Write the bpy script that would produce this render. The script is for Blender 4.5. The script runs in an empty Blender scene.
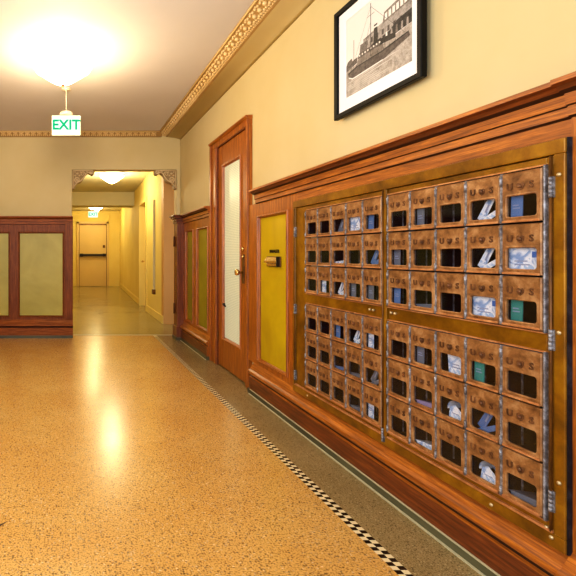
import bpy, bmesh, math, random
from mathutils import Vector, Matrix
random.seed(7)
R = math.radians
COL = bpy.context.scene.collection
H = 1.15            # eye height above the floor
PI = math.pi

# ------------------------------------------------------------------ materials
def lin(r, g, b):
    f = lambda c: (c/255/12.92) if c/255 <= .04045 else ((c/255+.055)/1.055)**2.4
    return (f(r), f(g), f(b), 1)

def base_mat(name, col=(200,200,200), rough=.5, metal=0, spec=.5, emis=None, estr=0, coat=0):
    m = bpy.data.materials.new(name); m.use_nodes = True
    b = m.node_tree.nodes['Principled BSDF']
    b.inputs['Base Color'].default_value = lin(*col)
    b.inputs['Roughness'].default_value = rough
    b.inputs['Metallic'].default_value = metal
    b.inputs['Specular IOR Level'].default_value = spec
    b.inputs['Coat Weight'].default_value = coat
    if emis:
        b.inputs['Emission Color'].default_value = lin(*emis)
        b.inputs['Emission Strength'].default_value = estr
    return m

def N(m, t, **kw):
    n = m.node_tree.nodes.new(t)
    for k, v in kw.items(): setattr(n, k, v)
    return n
def L(m, a, b): m.node_tree.links.new(a, b)

def coords(m, scale=(1,1,1), rnd=False):
    tc = N(m, 'ShaderNodeTexCoord'); mp = N(m, 'ShaderNodeMapping')
    mp.inputs['Scale'].default_value = scale
    if rnd:
        oi = N(m, 'ShaderNodeObjectInfo'); add = N(m, 'ShaderNodeVectorMath', operation='ADD')
        mul = N(m, 'ShaderNodeVectorMath', operation='SCALE'); mul.inputs['Scale'].default_value = 1.0
        cmb = N(m, 'ShaderNodeCombineXYZ')
        ml = N(m, 'ShaderNodeMath', operation='MULTIPLY'); ml.inputs[1].default_value = 37
        L(m, oi.outputs['Random'], ml.inputs[0])
        for i in range(3): L(m, ml.outputs[0], cmb.inputs[i])
        L(m, tc.outputs['Object'], add.inputs[0]); L(m, cmb.outputs[0], add.inputs[1])
        L(m, add.outputs[0], mp.inputs['Vector'])
    else:
        L(m, tc.outputs['Object'], mp.inputs['Vector'])
    return mp.outputs[0]

def ramp(m, fac, stops):
    r = N(m, 'ShaderNodeValToRGB'); e = r.color_ramp.elements
    while len(e) < len(stops): e.new(.5)
    for i, (p, c) in enumerate(stops):
        e[i].position = p; e[i].color = lin(*c) if max(c) > 1 or len(c) == 3 else c
    L(m, fac, r.inputs[0]); return r.outputs[0]

def noise(m, vec, scale, detail=4, rough=.6, dist=0):
    n = N(m, 'ShaderNodeTexNoise'); n.inputs['Scale'].default_value = scale
    n.inputs['Detail'].default_value = detail; n.inputs['Roughness'].default_value = rough
    n.inputs['Distortion'].default_value = dist
    L(m, vec, n.inputs['Vector']); return n.outputs['Fac']

def mixc(m, fac, a, b, mode='MIX'):
    x = N(m, 'ShaderNodeMix', data_type='RGBA', blend_type=mode)
    if isinstance(fac, (int, float)): x.inputs[0].default_value = fac
    else: L(m, fac, x.inputs[0])
    for i, c in ((6, a), (7, b)):
        if isinstance(c, tuple): x.inputs[i].default_value = lin(*c)
        else: L(m, c, x.inputs[i])
    return x.outputs[2]

def bump(m, h, strength=.2, dist=.01):
    b = N(m, 'ShaderNodeBump'); b.inputs['Strength'].default_value = strength
    b.inputs['Distance'].default_value = dist
    L(m, h, b.inputs['Height']); L(m, b.outputs[0], m.node_tree.nodes['Principled BSDF'].inputs['Normal'])

def setcol(m, c): L(m, c, m.node_tree.nodes['Principled BSDF'].inputs['Base Color'])

def wood(name, sc, dark, mid, light, rough=.4):
    m = base_mat(name, mid, rough, coat=.04)
    m.node_tree.nodes['Principled BSDF'].inputs['Coat Roughness'].default_value = .18
    v = coords(m, sc)
    n1 = noise(m, v, 6, 6, .65, .6)
    c1 = ramp(m, n1, [(.3, dark), (.5, mid), (.72, light)])
    n2 = noise(m, v, 34, 3, .7)
    c2 = mixc(m, ramp(m, n2, [(.35, (0,0,0)), (.6, (255,255,255))]), mixc(m, .45, c1, dark), c1)
    # broad wear patches
    v2 = coords(m, (1,1,1)); n3 = noise(m, v2, 2.3, 3, .6)
    c3 = mixc(m, ramp(m, n3, [(.35, (0,0,0)), (.7, (90,90,90))]), c2, dark)
    setcol(m, c3); bump(m, n2, .08, .003)
    return m

M = {}
WD, WM, WL = (98,48,10), (164,90,22), (216,132,40)
M['wood_h'] = wood('wood_h', (.7,15,15), WD, WM, WL)
M['wood_v'] = wood('wood_v', (15,15,.7), WD, WM, WL)
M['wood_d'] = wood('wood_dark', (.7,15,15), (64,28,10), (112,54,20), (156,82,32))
M['wood_r'] = wood('wood_red', (.7,15,15), (90,44,16), (144,78,32), (180,108,50), .42)
M['wood_rv'] = wood('wood_red_v', (15,15,.7), (84,42,16), (126,66,28), (156,92,42), .42)
for k_ in ('wood_r', 'wood_rv'): M[k_].node_tree.nodes['Principled BSDF'].inputs['Specular IOR Level'].default_value = .2; M[k_].node_tree.nodes['Principled BSDF'].inputs['Coat Weight'].default_value = 0
M['wood_pv'] = wood('wood_post', (15,15,.7), (80,36,16), (122,62,30), (156,88,46))
M['groove'] = base_mat('groove', (48,20,8), .6)  # shade of moulding grooves put into a dark wood colour; also the crack

def plaster(name, col, col2, rough=.75):
    m = base_mat(name, col, rough)
    v = coords(m); n = noise(m, v, 1.1, 4, .6)
    setcol(m, ramp(m, n, [(.3, col2), (.65, col)]))
    bump(m, noise(m, v, 60, 3), .05, .003)
    return m
M['wall'] = plaster('wall_plaster', (208,191,146), (201,182,132))
M['ceil'] = plaster('ceiling_plaster', (218,214,216), (212,208,210))
M['hall'] = plaster('hall_plaster', (228,206,124), (220,196,110))
M['hall_ceil'] = plaster('hall_ceiling', (206,196,160), (198,188,150))
M['halldoor'] = plaster('hall_door', (214,184,118), (206,176,110), .5)
M['pil'] = plaster('pilaster_lit', (204,154,88), (196,146,80), .6)  # orange light on the plaster put into its colour
M['stone'] = plaster('curb_stone', (92,88,62), (62,58,40), .45)
M['edge'] = base_mat('pale_joint', (184,176,142), .5)

def cloth(name, a, b):
    m = base_mat(name, a, .42)
    v = coords(m); n = noise(m, v, 1.8, 4, .6, .4)
    c = ramp(m, n, [(.3, b), (.7, a)])
    setcol(m, c); bump(m, noise(m, v, 180, 2), .1, .002)
    return m
M['olive'] = cloth('olive_panel', (198,172,14), (168,138,6))
M['olive_far'] = cloth('pale_olive_panel', (178,164,72), (150,138,44))
M['olive_mid'] = cloth('mid_olive_panel', (150,140,26), (122,112,16))

def terrazzo(name, base, base2, chips, rough, chipscale=130, amt=.30):
    m = base_mat(name, base, rough, spec=.6)
    v = coords(m)
    vo = N(m, 'ShaderNodeTexVoronoi'); vo.inputs['Scale'].default_value = chipscale
    vo.inputs['Randomness'].default_value = 1
    L(m, v, vo.inputs['Vector'])
    sep = N(m, 'ShaderNodeSeparateColor'); L(m, vo.outputs['Color'], sep.inputs[0])
    n = noise(m, v, 1.2, 5, .65)
    b = ramp(m, n, [(.3, base2), (.7, base)])
    lt = N(m, 'ShaderNodeMath', operation='LESS_THAN'); lt.inputs[1].default_value = amt
    L(m, sep.outputs[0], lt.inputs[0])
    lt2 = N(m, 'ShaderNodeMath', operation='LESS_THAN'); lt2.inputs[1].default_value = .42
    L(m, vo.outputs['Distance'], lt2.inputs[0])
    mu = N(m, 'ShaderNodeMath', operation='MULTIPLY'); L(m, lt.outputs[0], mu.inputs[0]); L(m, lt2.outputs[0], mu.inputs[1])
    cc = ramp(m, sep.outputs[1], chips)
    mu2 = N(m, 'ShaderNodeMath', operation='MULTIPLY'); L(m, mu.outputs[0], mu2.inputs[0]); mu2.inputs[1].default_value = .75
    c = mixc(m, mu2.outputs[0], b, cc)
    n4 = noise(m, v, chipscale*1.5, 2, .6)
    c = mixc(m, ramp(m, n4, [(.51, (0,0,0)), (.58, (200,200,200))]), c, tuple(int(k*.46) for k in base2))
    # fine clouding
    n2 = noise(m, v, 9, 5, .7)
    c = mixc(m, ramp(m, n2, [(.45, (0,0,0)), (.8, (70,70,70))]), c, base2)
    setcol(m, c)
    r = N(m, 'ShaderNodeMapRange'); r.inputs['To Min'].default_value = rough*.8; r.inputs['To Max'].default_value = rough*1.35
    L(m, n2, r.inputs[0]); L(m, r.outputs[0], m.node_tree.nodes['Principled BSDF'].inputs['Roughness'])
    return m
M['floor'] = terrazzo('orange_terrazzo', (216,174,102), (204,152,76),
    [(0,(70,46,26)),(.3,(124,82,44)),(.6,(238,204,150)),(.85,(96,84,70))], .23, 95, .45)
M['border'] = terrazzo('brown_terrazzo', (164,142,98), (142,120,78),
    [(0,(60,46,26)),(.4,(84,66,36)),(.7,(168,150,104)),(.9,(190,172,130))], .22, 130, .5)
M['hallfloor'] = terrazzo('hall_terrazzo', (172,156,104), (150,134,84),
    [(0,(60,46,26)),(.4,(84,66,36)),(.7,(160,140,94)),(.9,(150,132,90))], .2, 130, .3)
M['tile_w'] = base_mat('tile_white', (226,208,164), .25)
M['tile_b'] = base_mat('tile_black', (26,18,12), .25)

def metal(name, a, b, c, rough, met, sc=14, rnd=True, bmp=.15):
    m = base_mat(name, a, rough, met)
    v = coords(m, (1,1,1), rnd)
    n = noise(m, v, sc, 6, .7, .3)
    col = ramp(m, n, [(.28, c), (.5, a), (.74, b)])
    if rnd:
        oi = N(m, 'ShaderNodeObjectInfo')
        col = mixc(m, ramp(m, oi.outputs['Random'], [(0,(0,0,0)),(1,(110,110,110))]), col, c)
    setcol(m, col)
    n2 = noise(m, v, sc*5, 3, .7)
    bump(m, n2, bmp, .002)
    r = N(m, 'ShaderNodeMapRange'); r.inputs['To Min'].default_value = rough*.7; r.inputs['To Max'].default_value = rough*1.4
    L(m, n, r.inputs[0]); L(m, r.outputs[0], m.node_tree.nodes['Principled BSDF'].inputs['Roughness'])
    return m
M['bronze'] = metal('bronze_plate', (152,106,62), (202,158,110), (92,58,32), .42, .3, 22)
M['bronze_edge'] = metal('bronze_edge', (196,134,84), (226,178,130), (130,84,52), .4, .4)
M['letter'] = metal('dark_relief', (106,68,40), (146,100,62), (66,40,24), .5, .3)
M['steel'] = metal('worn_steel', (128,124,128), (204,208,220), (72,62,58), .38, .35, 45)
M['brass'] = metal('brass_frame', (138,92,14), (180,130,22), (84,54,12), .3, .35, 5)
M['brass_dk'] = metal('dark_brass', (104,66,24), (140,92,34), (58,36,16), .4, .4, 9)
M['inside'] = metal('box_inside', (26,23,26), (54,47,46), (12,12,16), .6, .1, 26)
M['inside_reflection'] = metal('box_inside_reflection', (16,20,32), (40,50,74), (8,10,14), .35, .3, 40)  # dark reflection in the window painted onto the box side
M['bluesteel'] = metal('blued_steel', (44,44,54), (84,86,98), (20,20,26), .4, .5, 20)
M['polish'] = base_mat('polished_brass', (226,190,120), .2, .9)
M['screw'] = base_mat('screw_head', (196,176,136), .35, .7)
M['iron'] = base_mat('black_iron', (36,28,24), .4, .5)

def glass_mat(name, tint=(.8,.85,.9,1), gl=.05):
    m = bpy.data.materials.new(name); m.use_nodes = True
    nt = m.node_tree; nt.nodes.clear()
    o = nt.nodes.new('ShaderNodeOutputMaterial'); t = nt.nodes.new('ShaderNodeBsdfTransparent')
    g = nt.nodes.new('ShaderNodeBsdfGlossy'); mx = nt.nodes.new('ShaderNodeMixShader')
    t.inputs[0].default_value = (.93,.93,.95,1); g.inputs['Roughness'].default_value = .05; mx.inputs[0].default_value = gl
    nt.links.new(t.outputs[0], mx.inputs[1]); nt.links.new(g.outputs[0], mx.inputs[2]); nt.links.new(mx.outputs[0], o.inputs[0])
    return m
M['glass'] = glass_mat('thin_glass')
M['paper_w'] = plaster('white_paper', (250,252,255), (226,236,250), .6)
M['paper_b'] = plaster('blue_paper', (130,170,214), (50,84,150), .6)
M['paper_g'] = plaster('grey_paper', (132,142,158), (90,98,114), .6)
M['paper_t'] = plaster('teal_paper', (70,170,150), (40,120,120), .6)
M['paper_p'] = plaster('mauve_paper', (182,170,206), (140,126,170), .6)
_m = M['paper_w']; _v = coords(_m); _n = noise(_m, _v, 24, 2, .5, 1.2)
setcol(_m, ramp(_m, _n, [(.36, (140,170,214)), (.46, (226,236,250)), (.60, (250,252,255)), (.66, (180,206,236))]))
M['ink'] = base_mat('paper_ink', (150,160,190), .6)
M['stamp'] = base_mat('paper_stamp', (60,110,190), .6)

def frosted():
    m = base_mat('patterned_glass', (214,216,190), .3, emis=(226,232,206), estr=.16)  # faint glow in the pane stands in for light from behind
    v = coords(m)
    br = N(m, 'ShaderNodeTexBrick'); br.offset = 0; br.inputs['Scale'].default_value = 1
    br.inputs['Brick Width'].default_value = .016; br.inputs['Row Height'].default_value = .016
    br.inputs['Mortar Size'].default_value = .003
    br.inputs['Color1'].default_value = lin(222,222,196); br.inputs['Color2'].default_value = lin(212,214,188)
    br.inputs['Mortar'].default_value = lin(170,176,150)
    sep = N(m, 'ShaderNodeSeparateXYZ'); L(m, v, sep.inputs[0]); cb = N(m, 'ShaderNodeCombineXYZ')
    L(m, sep.outputs[0], cb.inputs[0]); L(m, sep.outputs[2], cb.inputs[1]); L(m, cb.outputs[0], br.inputs['Vector'])
    setcol(m, br.outputs['Color'])
    return m
M['frost'] = frosted()

def emis(name, col, s):
    m = bpy.data.materials.new(name); m.use_nodes = True
    nt = m.node_tree; nt.nodes.clear()
    o = nt.nodes.new('ShaderNodeOutputMaterial'); e = nt.nodes.new('ShaderNodeEmission')
    e.inputs[0].default_value = lin(*col); e.inputs[1].default_value = s
    nt.links.new(e.outputs[0], o.inputs[0]); return m
M['bowl'] = emis('lit_bowl', (255,244,226), 5)
M['bowl_hall'] = emis('lit_hall_bowl', (255,244,210), 7)
M['bulb'] = emis('lit_bulb', (255,220,160), 6)
M['signface'] = emis('sign_face', (226,248,226), 1.1)
M['signgreen'] = emis('sign_green', (20,190,128), .9)
M['signcase'] = base_mat('sign_case', (232,236,214), .4, emis=(220,240,210), estr=.25)
M['white_metal'] = base_mat('white_metal', (226,214,190), .4)
M['gild'] = plaster('gilded_plaster', (224,196,142), (206,172,108), .5)
M['gild_shade'] = plaster('gilded_recess_shade', (176,140,84), (150,116,64), .6)  # crevice shade painted into the ground of the carved band
M['stone_orn'] = plaster('carved_stone', (226,204,164), (204,178,132), .6)
M['stone_shade'] = plaster('carved_stone_shade', (176,150,108), (150,122,80), .7)  # darker ground, shade behind the scrollwork put into its colour
M['black_frame'] = base_mat('black_frame', (9,8,8), .5, spec=.2)
M['mat'] = base_mat('mat_board', (240,236,236), .7)
def grey(n, v): M['g_'+n] = base_mat('print_'+n, v, .6)
grey('sky', (222,216,212)); grey('ground', (172,162,152)); grey('streak', (206,198,190)); grey('hull', (92,82,76))
grey('dark', (44,38,36)); grey('mid', (128,118,110)); grey('build', (160,152,146)); grey('win', (78,70,66)); grey('white', (228,222,216)); grey('far', (110,102,96))

# ------------------------------------------------------------------ mesh builder
class MB:
    """local frame: x to the right, y into the wall, z up"""
    def __init__(s): s.bm = bmesh.new(); s.mi = 0
    def q(s, *pts):
        f = s.bm.faces.new([s.bm.verts.new(p) for p in pts]); f.material_index = s.mi; return f
    def box(s, x0, x1, y0, y1, z0, z1):
        v = [s.bm.verts.new((x, y, z)) for x in (x0, x1) for y in (y0, y1) for z in (z0, z1)]
        for a in ((0,1,3,2),(4,6,7,5),(0,4,5,1),(2,3,7,6),(0,2,6,4),(1,5,7,3)):
            f = s.bm.faces.new([v[i] for i in a]); f.material_index = s.mi
        return s
    def sweep(s, prof, x0, x1, idx={}):
        a = [s.bm.verts.new((x0, y, z)) for y, z in prof]; b = [s.bm.verts.new((x1, y, z)) for y, z in prof]
        n = len(prof)
        for i in range(n):
            j = (i+1) % n
            s.bm.faces.new((a[i], a[j], b[j], b[i])).material_index = idx.get(i, s.mi)
        s.bm.faces.new(a[::-1]).material_index = s.mi; s.bm.faces.new(b).material_index = s.mi
        return s
    def prism(s, pts, y0, y1):      # pts in xz
        a = [s.bm.verts.new((x, y0, z)) for x, z in pts]; b = [s.bm.verts.new((x, y1, z)) for x, z in pts]
        n = len(pts)
        for i in range(n):
            j = (i+1) % n
            s.bm.faces.new((a[i], a[j], b[j], b[i])).material_index = s.mi
        s.bm.faces.new(a[::-1]).material_index = s.mi; s.bm.faces.new(b).material_index = s.mi
        return s
    def rings(s, rings, close=True, cap0=False, cap1=False, smooth=False):
        vs = [[s.bm.verts.new(p) for p in r] for r in rings]
        for r0, r1 in zip(vs, vs[1:]):
            n = len(r0)
            for i in range(n if close else n-1):
                j = (i+1) % n
                f = s.bm.faces.new((r0[i], r0[j], r1[j], r1[i])); f.material_index = s.mi; f.smooth = smooth
        if cap0: s.bm.faces.new(vs[0][::-1]).material_index = s.mi
        if cap1: s.bm.faces.new(vs[-1]).material_index = s.mi
        return s
    def lathe(s, prof, c=(0,0,0), axis='z', n=28, flute=0, nf=0):
        rs = []
        for r, h in prof:
            ring = []
            for i in range(n):
                a = 2*PI*i/n; rr = r*(1+flute*math.cos(nf*a)) if flute else r
                x, y = rr*math.cos(a), rr*math.sin(a)
                p = {'z': (x, y, h), 'y': (x, h, y), 'x': (h, x, y)}[axis]
                ring.append((p[0]+c[0], p[1]+c[1], p[2]+c[2]))
            rs.append(ring)
        return s.rings(rs, True, prof[0][0] > 1e-4, prof[-1][0] > 1e-4, True)
    def tube(s, pts, r, n=8, r1=None):
        pts = [Vector(p) for p in pts]; rs = []
        for k, p in enumerate(pts):
            t = (pts[min(k+1, len(pts)-1)] - pts[max(k-1, 0)]).normalized()
            u = t.orthogonal().normalized() if k == 0 else (u - t*u.dot(t)).normalized()
            w = t.cross(u)
            rr = r if r1 is None else r + (r1-r)*k/(len(pts)-1)
            rs.append([tuple(p + (u*math.cos(2*PI*i/n) + w*math.sin(2*PI*i/n))*rr) for i in range(n)])
        return s.rings(rs, True, True, True, True)
    def blob(s, c, r, sub=1, rot=0):
        mat = Matrix.Translation(c) @ Matrix.Rotation(rot, 4, 'Y') @ Matrix.Diagonal((r[0], r[1], r[2], 1))
        d = bmesh.ops.create_icosphere(s.bm, subdivisions=sub, radius=1, matrix=mat)
        fs = {f for v in d['verts'] for f in v.link_faces}
        for f in fs: f.smooth = True; f.material_index = s.mi
        return s
    def build(s, name, mats, parent=None, loc=(0,0,0), rz=0, bevel=0, kind=None):
        bmesh.ops.recalc_face_normals(s.bm, faces=s.bm.faces)
        me = bpy.data.meshes.new(name); s.bm.to_mesh(me); s.bm.free()
        if not isinstance(mats, (list, tuple)): mats = [mats]
        for m in mats: me.materials.append(M[m])
        o = bpy.data.objects.new(name, me); COL.objects.link(o)
        o.location = loc; o.rotation_euler = (0, 0, rz)
        if parent: o.parent = parent
        if kind: o['kind'] = kind
        if bevel:
            b = o.modifiers.new('bevel', 'BEVEL'); b.width = bevel; b.segments = 2; b.limit_method = 'ANGLE'; b.angle_limit = R(40)
        return o

def tag(o, label, cat, group=None):
    o['label'] = label; o['category'] = cat
    if group: o['group'] = group
    return o
def thing(name, label, cat, loc=(0,0,0), rz=0, group=None):
    o = bpy.data.objects.new(name, None); o.empty_display_size = .05; COL.objects.link(o)
    o.location = loc; o.rotation_euler = (0, 0, rz)
    return tag(o, label, cat, group)
def text_mesh(name, s, size, depth, mat, parent=None, loc=(0,0,0), spacing=1, bold=0):
    cu = bpy.data.curves.new(name+'_c', 'FONT'); cu.body = s; cu.size = size; cu.extrude = depth
    cu.align_x = 'CENTER'; cu.align_y = 'CENTER'; cu.space_character = spacing; cu.offset = bold; cu.resolution_u = 3
    t = bpy.data.objects.new(name+'_t', cu); COL.objects.link(t)
    bpy.context.view_layer.update()
    me = bpy.data.meshes.new_from_object(t.evaluated_get(bpy.context.evaluated_depsgraph_get()))
    bpy.data.objects.remove(t); bpy.data.curves.remove(cu)
    me.transform(Matrix.Rotation(PI/2, 4, 'X'))
    me.materials.clear(); me.materials.append(M[mat]); me.name = name
    o = bpy.data.objects.new(name, me); COL.objects.link(o); o.location = loc
    if parent: o.parent = parent
    return o

XW, DF, ZC = 1.57, 6.40, 1.74          # right plaster, far plaster, ceiling (above the eye)
RW = dict(loc=(XW, 0, H), rz=-PI/2)    # right-wall frame: local x = -distance, y = into the wall
FW = dict(loc=(0, DF, H), rz=0)        # far-wall frame

# ------------------------------------------------------------------ room shell
SY = -1.8                              # room starts behind the camera
b = MB(); b.box(-2.6, 1.178, SY, DF+.02, -.1, 0); fl = b.build('floor', 'floor', kind='structure')
b = MB(); b.q((-.33,1.86,.0008),(-.27,1.935,.0008),(-.235,1.99,.0008),(-.262,1.945,.0008),(-.30,1.915,.0008)); b.q((-.42,1.77,.0008),(-.33,1.86,.0008),(-.30,1.915,.0008),(-.35,1.87,.0008)); b.build('crack', 'groove', parent=fl)
b = MB(); b.box(1.230, XW+.1, SY, 6.02, -.1, 0); b.box(1.230, XW+.1, 6.02, DF+.02, -.1, 0)
b.build('trim_1', 'border', kind='structure')
b = MB()                               # checkered mosaic border, two tiles wide
t = .0215; k = 0; y = SY
while y < 6.3:
    for c in range(2):
        b.mi = (k + c) % 2
        x0 = 1.178 + c*.026
        b.q((x0, y, 0), (x0+.026, y, 0), (x0+.026, y+t, 0), (x0, y+t, 0))
    y += t; k += 1
b.mi = 0; b.box(1.178, 1.230, SY, DF+.02, -.1, -.0005)
b.build('trim_2', ['tile_w', 'tile_b'], kind='structure')
b = MB(); b.box(-1.2, 2.6, DF+.02, 17.2, -.1, 0); b.build('floor_hall', 'hallfloor', kind='structure')
b = MB(); b.box(.045, 1.47, DF+.0, DF+.035, 0, .004); b.build('trim_3', 'edge', kind='structure')
b = MB(); b.box(-2.7, XW+.2, SY, DF+.2, H+ZC, H+ZC+.1); b.build('ceiling', 'ceil', kind='structure')

# right wall, open where the mailboxes and the door stand
MY0, MY1 = 1.362, 3.027                # mailbox cabinet along the wall
MZ0, MZ1 = -.91, .3555
DY0, DY1 = 3.93, 4.71                  # door opening
DZ = 1.12
b = MB()
b.box(-DF-.2, -DY1, 0, .12, -H, ZC); b.box(-DY1, -DY0, 0, .12, DZ, ZC); b.box(-DY0, -MY1+.03, 0, .12, -H, ZC)
b.box(-MY1+.03, -MY0-.03, 0, .12, MZ1-.03, ZC); b.box(-MY1+.03, -MY0-.03, 0, .12, -H, MZ0+.03)
b.box(-MY0-.03, -SY, 0, .12, -H, ZC)
b.build('wall_right', 'wall', kind='structure', **RW)
# left wall (outside the picture) and far wall with its opening
b = MB(); b.box(-2.7, -2.6, SY, DF+.2, 0, H+ZC); b.build('wall_left', 'wall', kind='structure')
OX0, OX1, OZ = .030, 1.515, 1.205
b = MB(); b.prism([(-2.6,-H),(OX0,-H),(OX0,OZ),(OX1,OZ),(OX1,-H),(XW,-H),(XW,ZC),(-2.6,ZC)], 0, .16)
b.build('wall_far', 'wall', kind='structure', bevel=.008, **FW)

# ---- cornices: sloping carved band, smooth bed below
def cornice(name, length, d, frame, x0, top, bot, ztop=ZC, zb=1.675, bed=.04):
    # top / bot: how far the upper and lower edge of the band stand out from the wall
    b = MB()
    b.mi = 1
    b.sweep([(0, ztop), (-top, ztop), (-top, ztop-.010), (-top+.010, ztop-.014), (-bot-.012, zb+.006), (-bot-.008, zb-.004), (-bot+.01, zb-.006), (-bot*.45, zb-.006-bed*.3), (-bot*.12, zb-.006-bed*.65), (0, zb-.006-bed)], x0, x0+length)
    b.bm.faces.ensure_lookup_table()
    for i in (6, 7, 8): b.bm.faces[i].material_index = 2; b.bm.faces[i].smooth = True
    b.mi = 0
    P0 = Vector((0, -top+.012, ztop-.014)); P1 = Vector((0, -bot-.010, zb+.006))
    w = (P1-P0); nrm = Vector((0, w.z, -w.y)).normalized()
    if nrm.z > 0: nrm = -nrm
    n = int(length/d)
    for i in range(n):
        x = x0 + d*(i+.5); m = P0 + w*.5 + Vector((x, 0, 0))
        b.blob(m + nrm*.002, (d*.24, w.length*.20, w.length*.24))
        for sx in (-1, 1):
            b.blob(m + w*.26 + Vector((sx*d*.30, 0, 0)), (d*.16, .014, .016))
            b.blob(m - w*.26 + Vector((sx*d*.26, 0, 0)), (d*.18, .012, .014))
        b.blob(m + w*.33, (d*.14, .012, .012)); b.blob(m - w*.34, (d*.13, .010, .012))
        for k in range(3):
            b.blob(P1 + Vector((x0 + d*(i+k/3+.17), 0, 0)) + Vector((0, -.003, .001)), (d*.12, .009, .008))
    b.tube([(x0, -top+.006, ztop-.012), (x0+length, -top+.006, ztop-.012)], .008, 6)
    return b.build(name, ['gild', 'gild_shade', 'wall'], kind='structure', **frame)
cornice('trim_4', DF-SY, .085, RW, -DF, XW-1.262, XW-1.372)
cornice('trim_5', 2.6+1.30, .085, FW, -2.6, .085, .02, bed=.004)

# ---- wainscot
def rail_profile(o):   # o: how far the flat woodwork stands off the plaster
    return [(0, .535), (-o-.065, .527), (-o-.065, .512), (-o-.050, .505), (-o-.040, .494), (-o-.022, .486), (-o-.020, .452), (-o-.012, .449), (-o-.012, .420), (-o, .414), (0, .414)]
def base_profile(o):
    return [(0, -.895), (-o, -.900), (-o-.030, -.950), (-o-.046, -.962), (-o-.050, -.974), (-o-.046, -.985), (-o-.028, -.996), (-o-.026, -1.008), (-o-.038, -1.014), (-o-.038, -1.112), (0, -1.112)]
def curb_profile(o):
    return [(0, -1.112), (-o-.042, -1.112), (-o-.044, -1.116), (-o-.044, -H), (0, -H)]
RI = {2: 1, 3: 1, 4: 2, 6: 2, 8: 2}      # hollow faces of the rail profile, shade put into their colour
BI = {5: 2, 6: 2, 8: 1, 9: 1}  # groove faces shaded by colour; the board itself is darker wood
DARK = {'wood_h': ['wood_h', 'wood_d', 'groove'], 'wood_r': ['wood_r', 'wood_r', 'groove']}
def panel_frame(b, x0, x1, z0, z1, o):
    """raised moulding round a panel: four mitred sides"""
    w = .020
    ring = lambda d, y: [(x0-d, y, z0-d), (x1+d, y, z0-d), (x1+d, y, z1+d), (x0-d, y, z1+d)]
    b.rings([ring(.018, -o+.001), ring(.014, -o-.008), ring(.006, -o-.010), ring(0, -o+.004), ring(-.006, -o+.012), ring(-.006, -o+.02)])

def wainscot(prefix, spans, panels, frame, o, wood_h, wood_v, cloths, pz=(-.85, .298)):
    """spans: lengths of wall covered; panels: cloth panels let into them"""
    root = None
    for (a, c) in spans:
        b = MB()
        ps = sorted([p for p in panels if p[0] >= a-1e-6 and p[1] <= c+1e-6])
        b.box(a, c, -o, 0, pz[1], .418); b.box(a, c, -o, 0, -.9, pz[0])
        x = a
        for p in ps:
            if p[0] > x: b.box(x, p[0], -o, 0, pz[0], pz[1])
            x = p[1]
        if c > x: b.box(x, c, -o, 0, pz[0], pz[1])
        r = b.build('trim_%d' % prefix[0], wood_v, kind='structure', **frame); prefix[0] += 1
        f0 = dict(parent=r)
        a2 = max(a, -3.69) if a == -3.85 else a
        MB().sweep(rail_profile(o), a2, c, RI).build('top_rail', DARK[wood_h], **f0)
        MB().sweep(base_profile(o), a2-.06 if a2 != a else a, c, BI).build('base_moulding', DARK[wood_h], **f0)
        MB().sweep(curb_profile(o), a2-.08 if a2 != a else a, c).build('stone_curb', 'stone', **f0)
        for p, cl in zip(ps, cloths):
            b = MB(); b.box(p[0]-.004, p[1]+.004, -o+.018, -o+.026, pz[0]-.004, pz[1]+.004); b.build('panel', cl, **f0)
            b = MB(); panel_frame(b, p[0], p[1], pz[0], pz[1], o); b.build('panel_moulding', wood_v, **f0)
        root = r
    return root
cnt = [6]
O = .04
wainscot(cnt, [(-3.85, -MY1)], [(-3.655, -3.175)], RW, O, 'wood_h', 'wood_v', ['olive'])
wainscot(cnt, [(-6.10, -4.906)], [(-5.93, -5.60), (-5.42, -5.00)], RW, O, 'wood_h', 'wood_v', ['olive_mid', 'olive_mid'])
wainscot(cnt, [(-MY0, -SY)], [(-1.05, -.55), (-.45, .10), (.2, .75)], RW, .052, 'wood_h', 'wood_v', ['olive']*3)
# wood over and under the mailboxes
b = MB(); b.box(-MY1, -MY0, -O, 0, MZ1-.01, .418)
r = b.build('trim_%d' % cnt[0], 'wood_h', kind='structure', **RW); cnt[0] += 1
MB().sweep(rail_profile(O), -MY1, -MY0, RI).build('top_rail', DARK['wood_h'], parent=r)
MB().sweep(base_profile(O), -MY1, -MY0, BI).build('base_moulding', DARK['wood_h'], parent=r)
MB().sweep(curb_profile(O), -MY1, -MY0).build('stone_curb', 'stone', parent=r)
# far wall, left of the opening
pan = [(-.097-.603*k-.147*k-.603+0.0, -.097-.75*k) for k in range(3)]
wainscot(cnt, [(-2.6, .040)], pan, FW, .18, 'wood_r', 'wood_rv', ['olive_far']*3)
r = bpy.data.objects['trim_%d' % (cnt[0]-1)]
b = MB(); b.box(-.066, .034, -.195, -.175, -.895, .445); b.build('end_stile', 'wood_rv', parent=r, bevel=.003)
# pale joint line where the curb meets the floor
b = MB(); b.box(-3.72, -SY, -O-.056, -O-.046, -H, -H+.004); b.box(-3.72, -MY0, -O-.047, -O-.039, -1.115, -1.111); b.box(-6.1, -4.9, -O-.056, -O-.046, -H, -H+.004)
b.build('trim_%d' % cnt[0], 'edge', kind='structure', **RW); cnt[0] += 1

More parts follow.
